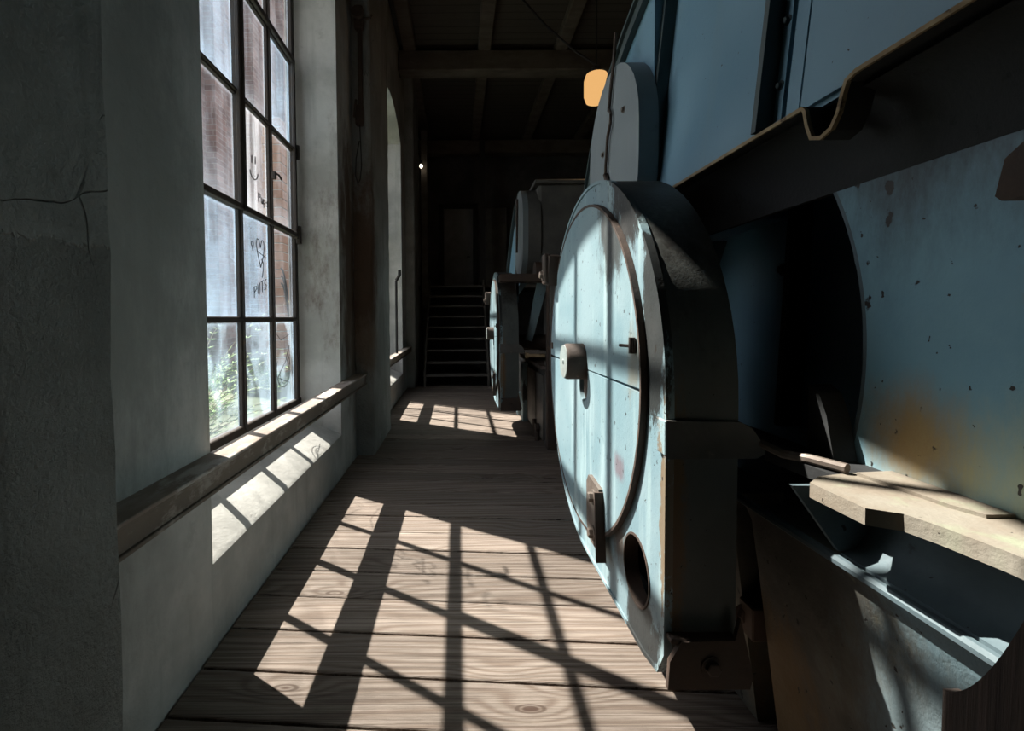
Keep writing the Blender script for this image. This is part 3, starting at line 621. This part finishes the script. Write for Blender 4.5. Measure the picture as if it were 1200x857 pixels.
# long hooked latch rod lying over the drum cover
def yz(pts, x): return [(x, a, b) for a, b in pts]
mk('latch_rod', join(tube(yz([(2.71, 3.08), (2.74, 2.95), (2.80, 2.80), (2.83, 2.70)], 0.885), 0.010, 8), tube(yz([(2.83, 2.72), (2.79, 2.665), (2.80, 2.62), (2.85, 2.56), (2.885, 2.40), (2.885, 2.33)], 0.885), 0.009, 8),
     tube(yz([(2.885, 2.35), (2.85, 2.30), (2.88, 2.25), (2.95, 2.20), (2.98, 2.23)], 0.885), 0.016, 8)), 'rust', drum)
mk('latch_eye', lathe((0.897, 2.98, 2.27), [(0.03, 0), (0.03, -0.016), (0.02, -0.02)], 'x', 14), 'rust', drum)
for (y, z) in ((2.98, 2.50), (2.62, 2.62)): bolt('bolt', (0.90, y, z), 'x', drum, 0.013, 0.012)

# lower body: ledge, trough, gusset, base
LZ = 1.062
shelf = [(0.94, -0.7), (0.93, 0.80), (0.915, 0.90), (0.90, 0.955), (0.848, 0.985), (0.846, 1.14), (0.90, 1.185), (1.0, 1.21), (1.12, 1.22), (1.12, -0.7)]
mk('ledge', prism(shelf, 'z', LZ, LZ+0.036), 'shelf', m1)
mk('ledge_plate', prism([(1.04, 0.93), (1.02, 0.985), (1.0, 1.19), (1.098, 1.20), (1.098, 0.93)], 'z', LZ+0.036, LZ+0.044), 'shelf', m1)
mk('splash_plate', prism([(1.30, LZ+0.037), (1.40, LZ+0.037), (1.40, 1.30), (1.36, 1.28), (1.33, 1.22)], 'x', CX-0.07, CX-0.005), 'painted_shade', m1)  # dark colour stands in for the shadow on this plate
mk('ledge_end', prism([(0.95, 1.20), (0.93, 1.44), (1.12, 1.44), (1.12, 1.225), (1.0, 1.215)], 'z', LZ, LZ+0.034), 'painted_shade', m1)  # unlit end of the ledge, shade painted as near-black
mk('lip_bar', tube([(0.905, 1.42, 1.12), (0.93, 1.36, 1.105), (0.955, 1.28, 1.112), (0.985, 1.20, 1.112)], 0.013, 8), 'steel', m1)
trough = [(1.07, LZ-0.001), (1.20, LZ-0.001), (1.20, 0.862), (1.04, 0.862), (0.99, 0.866), (0.99, 0.885), (1.025, 0.895), (1.05, 0.92), (1.065, 0.96), (1.068, 1.01)]
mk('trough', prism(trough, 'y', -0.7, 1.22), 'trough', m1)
mk('ridge_bar', tube([(0.978, -0.7, 0.868), (0.978, 1.74, 0.868)], 0.014, 8), 'trough', m1)
mk('gusset', prism([(0.862, LZ-0.001), (0.985, 0.888), (1.13, 0.888), (1.13, LZ-0.001)], 'y', 1.222, 1.236), 'trough', m1)
base = mk('base', prism([(1.115, 0.0), (1.035, 0.60), (1.005, 0.80), (0.98, 0.855), (1.25, 0.858), (1.25, 0.0)], 'y', -0.7, 1.62), 'base', m1)
mk('base_plate', prism([(1.10, 0.0), (0.985, 0.855), (1.25, 0.855), (1.25, 0.0)], 'y', 1.72, 2.74), 'base', m1)
mk('base_core', box((1.18, -0.7, 0.0), (2.9, 3.9, 0.86)), 'dark', m1)
bolt('bolt', (1.03, 1.70, 0.42), 'y', m1, 0.026, 0.02, 'rust')
mk('base_lug', box((1.02, 1.63, 0.36), (1.12, 1.715, 0.48), 0.006), 'rust', m1)
mk('body', box((1.75, -0.7, 0.87), (2.9, 3.9, 2.07)), 'blue', m1)
# boss on the casing at the right edge of the view
mk('boss', join(prism([(0.50, 1.695), (0.825, 1.695), (0.835, 1.705), (0.822, 1.765), (0.795, 1.785), (0.5, 1.80)], 'x', 0.93, 1.07), prism([(0.52, 1.71), (0.80, 1.71), (0.78, 1.765), (0.52, 1.78)], 'x', 1.06, 1.11)), 'rust', m1)
# dark wooden board with a hollow cut, near the lower right corner
brd = [(0.818, 0.0), (0.815, 0.845)]+[(0.815-0.135*(i/14), 0.845+0.26*(i/14)**1.7) for i in range(1, 15)]+[(0.45, 1.20), (0.45, 0.0)]
tag(mk('wooden_board', prism([(a, b+0.001) for a, b in brd], 'x', 0.845, 0.872), 'board', None, 30), 'dark weathered wooden board with a curved cut edge at the lower right corner', 'board')

# ------------------------------------------------------------------ second machine further down
m2 = empty('mill_machine', M2R, 'smaller-looking second blue mill machine further along the walkway', 'machine', 'blue mill machines along the walkway')
g2 = copy_tree(guard, m2, (M1R-M2R)+Vector((-0.12, 4.3, 0.0)))
mk('shaft', lathe((0.69, 6.24, 1.18), [(0.10, 0.0), (0.10, 1.2)], 'x', 20), 'rust', m2)
ub = mk('upper_housing', box((1.03, 6.15, 2.12), (3.0, 8.6, 3.22), 0.04), 'grey', m2)
mk('lid_edge', box((0.98, 6.10, 3.20), (3.0, 8.6, 3.25), 0.01), 'grey', ub)
dr2 = mk('drum_cover', prism(stadium(6.52, 2.04, 3.20, 0.40), 'x', 0.83, 1.03), 'greycover', m2)
mk('drum_band', band(stadium(6.52, 2.035, 3.205, 0.405), 'x', 0.90, 1.06, 0.006, True), 'grey', dr2)
mk('latch_rod', join(tube([(0.815, 6.60, 3.12), (0.815, 6.62, 2.75)], 0.02, 8), tube([(0.815, 6.62, 2.78), (0.815, 6.66, 2.40)], 0.014, 8)), 'rust', dr2)
bc2 = mk('belt_case', prism([(6.6, 2.0), (8.6, 1.75), (8.5, 2.1), (7.6, 2.85), (7.1, 3.12), (6.6, 3.22)], 'x', 0.88, 0.97), 'blue', m2)
mk('case_rim', band([(8.62, 1.75), (8.5, 2.1), (7.6, 2.85), (7.1, 3.12), (6.6, 3.23)], 'x', 0.83, 0.99, 0.03), 'rib', bc2)
mk('front_strip', box((0.845, 6.95, 1.72), (0.88, 7.15, 2.35), 0.005), 'guard', bc2)
mk('cross_bar', box((0.50, 5.75, 1.93), (1.25, 5.95, 2.03), 0.01), 'rust', m2)
mk('support_arm', prism([(1.0, 1.95), (1.12, 1.90), (0.93, 1.20), (0.85, 1.22)], 'y', 6.02, 6.08), 'guard', m2)
mk('yoke', lathe((0.95, 5.95, 2.06), [(0.13, 0.0), (0.13, 0.25), (0.10, 0.3)], 'x', 16), 'rust', m2)
lb = mk('lower_casing', box((1.01, 5.55, 0.0), (2.9, 8.4, 0.92), 0.02), 'grey', m2)
for (a, b) in ((5.58, 6.05), (6.10, 6.75), (6.80, 7.55), (7.60, 8.35)): mk('panel', box((0.985, a, 0.05), (1.01, b, 0.82), 0.006), 'grey', lb)
mk('top_lip', box((0.95, 5.50, 0.90), (1.4, 8.4, 0.94), 0.006), 'steel', lb)
mk('pedestal', box((0.92, 6.85, 0.0), (1.0, 7.05, 0.85), 0.008), 'guard', m2)
mk('pedestal', box((0.90, 7.3, 0.0), (0.98, 7.45, 0.35), 0.008), 'guard', m2)
mk('corner_post', box((1.0, 5.36, 0.0), (1.10, 5.46, 2.0), 0.008), 'rust', m2)
mk('post_face', box((1.02, 5.30, 0.9), (1.14, 5.358, 1.9), 0.006), 'grey', m2)
mk('drain_pipe', join(tube([(0.80, 5.55, 1.06), (1.0, 5.52, 1.06)], 0.022, 10), lathe((0.78, 5.555, 1.06), [(0.035, 0), (0.035, 0.04)], 'x', 12)), 'rustedge', m2)
mk('hopper', prism([(0.99, 1.0), (1.35, 1.0), (1.2, 0.72), (1.05, 0.72)], 'y', 5.46, 5.53), 'grey', m2)
mk('valve', join(lathe((0.93, 5.8, 0.16), [(0.05, 0), (0.05, 0.05)], 'x', 12), tube([(0.955, 5.8, 0.16), (0.955, 5.8, 0.0)], 0.03, 8)), 'rust', m2)
mk('valve', tube([(0.955, 6.0, 0.22), (0.955, 6.0, 0.0)], 0.025, 8), 'rust', m2)
mk('inner_body', box((1.5, 5.6, 0.95), (2.9, 8.4, 2.1)), 'dark', m2)

# ------------------------------------------------------------------ stairs, landing, door at the far end
st = empty('staircase', (-0.05, 11.4, 0), 'dark open wooden staircase rising to the far door', 'stairs')
NS = 9
for k in range(NS):
    z = 0.26*(k+1); y = 10.45+0.24*k
    mk('tread', box((-0.72, y, z-0.045), (0.64, y+0.25, z), 0.006), 'stairwood', st)
for x in (-0.76, 0.64):
    mk('stringer', prism([(10.38, 0.0), (10.62, 0.0), (12.75, 2.2), (12.75, 2.5), (12.55, 2.5), (10.38, 0.25)], 'x', x, x+0.04), 'stairwood', st)
tag(mk('landing', box((-1.1, 12.76, 2.3), (3.0, 14.58, 2.38), 0.01), 'stairwood'), 'dark timber landing at the top of the staircase', 'landing')
d1 = empty('door_1', (0.03, Y1, 2.38), kind='structure')
mk('leaf', box((-0.42, Y1-0.06, 2.385), (0.46, Y1-0.015, 4.80), 0.005), 'doorpaint', d1)
mk('door_frame', join(box((-0.56, Y1-0.09, 2.385), (-0.43, Y1-0.005, 4.93), 0.006), box((0.47, Y1-0.09, 2.385), (0.60, Y1-0.005, 4.93), 0.006), box((-0.56, Y1-0.09, 4.81), (0.60, Y1-0.005, 4.94), 0.006)), 'dark', d1)
mk('door_handle', tube([(0.36, Y1-0.06, 3.35), (0.36, Y1-0.11, 3.35), (0.27, Y1-0.11, 3.35)], 0.014), 'dark', d1)
cb = empty('switch_cabinet', (1.1, 14.35, 2.38), 'grey cabinet standing on the landing right of the far door', 'cabinet')
mk('body', box((0.78, 14.2, 2.385), (1.45, 14.57, 4.75), 0.02), 'grey', cb)
mk('door', box((0.82, 14.18, 2.5), (1.41, 14.198, 4.65), 0.004), 'grey', cb)
tag(mk('steel_column', join(box((0.60, 12.95, 0.0), (0.74, 12.97, 6.24)), box((0.60, 13.09, 0.0), (0.74, 13.11, 6.24)), box((0.66, 12.97, 0.0), (0.68, 13.09, 6.24))), 'dark'), 'black steel column between the staircase and the far machine', 'column')
tag(mk('timber_post', box((-0.92, 12.2, 0.0), (-0.76, 12.38, 6.24), 0.01), 'stairwood'), 'dark timber post left of the staircase', 'post')

# ------------------------------------------------------------------ lamps, cables, crank on the pilaster
lr = empty('pendant_lamp', (1.78, 6.2, 4.62), 'glowing orange glass lamp hanging behind the near machine', 'lamp')
mk('shade', lathe((1.78, 6.2, 4.22), [(0.05, 0.0), (0.13, 0.03), (0.155, 0.10), (0.155, 0.30), (0.13, 0.37), (0.06, 0.40)], 'z', 24), 'lamp', lr)
mk('cap', lathe((1.78, 6.2, 4.62), [(0.07, 0.0), (0.06, 0.06), (0.02, 0.09)], 'z', 16), 'dark', lr)
mk('stem', tube([(1.78, 6.2, 4.70), (1.78, 6.2, 6.6)], 0.008, 6), 'cord', lr)
pl = bpy.data.lights.new('lamp_light', 'POINT'); pl.energy = 6; pl.color = (1, 0.6, 0.28); pl.shadow_soft_size = 0.16
po = bpy.data.objects.new('lamp_light', pl); po.location = (0, 0, -0.2-0.55); link(po, lr)
tag(mk('cable', tube([(1.78-0.0, 6.25, 4.74), (1.55, 6.4, 5.0), (1.2, 6.6, 5.45), (0.85, 6.8, 6.0), (0.6, 6.9, 6.55)], 0.014, 6), 'cord'), 'black cable running from the ceiling down to the orange lamp', 'cable')
bl = empty('bare_bulb', (-0.9, 12.05, 5.25), 'tiny bright bare bulb high beside the far timber post', 'bulb')
mk('glass', lathe((-0.9, 12.05, 5.25), [(0.02, 0.0), (0.04, 0.03), (0.04, 0.05), (0.02, 0.09)], 'z', 12), 'bulb', bl)
mk('socket', lathe((-0.9, 12.05, 5.34), [(0.025, 0.0), (0.025, 0.07)], 'z', 10), 'dark', bl)
mk('bracket', tube([(-0.9, 12.05, 5.41), (-0.9, 12.12, 5.45), (-0.88, 12.2, 5.45)], 0.01, 6), 'dark', bl)
cr = empty('window_opener', (-1.02, 5.12, 3.6), 'dark iron window opener with cord loop on the wall beside the pilaster', 'opener')
mk('gearbox', join(box((-1.075, 5.10, 4.55), (-0.985, 5.19, 4.78), 0.012), lathe((-1.03, 5.10, 4.68), [(0.06, 0), (0.06, -0.05), (0.02, -0.06)], 'y', 16)), 'rust', cr)
mk('bar', box((-1.045, 5.13, 3.72), (-1.0, 5.18, 4.56), 0.006), 'rust', cr)
mk('lower_gear', join(box((-1.075, 5.11, 3.55), (-0.995, 5.19, 3.76), 0.012), tube([(-1.06, 5.1, 3.80), (-1.08, 5.1, 3.62)], 0.014)), 'rust', cr)
mk('arm', tube([(-1.0, 5.15, 4.66), (-0.90, 5.15, 4.67), (-0.90, 5.17, 4.71)], 0.012), 'rust', cr)
mk('cord', tube([(-1.03, 5.13, 3.56), (-1.02, 5.13, 3.25), (-1.015, 5.12, 3.12), (-1.03, 5.12, 2.98), (-1.055, 5.12, 2.93), (-1.08, 5.12, 3.02), (-1.07, 5.12, 3.2), (-1.035, 5.12, 3.38)], 0.006, 6), 'cord', cr)
tag(mk('iron_rod', join(tube([(-1.06, 8.2, 0.905), (-1.06, 8.2, 2.15)], 0.022, 8), tube([(-1.06, 8.2, 2.15), (-1.0, 8.2, 2.25), (-1.0, 8.2, 2.33)], 0.03, 8)), 'cord'), 'thin black iron rod standing on the far window rail', 'rod')
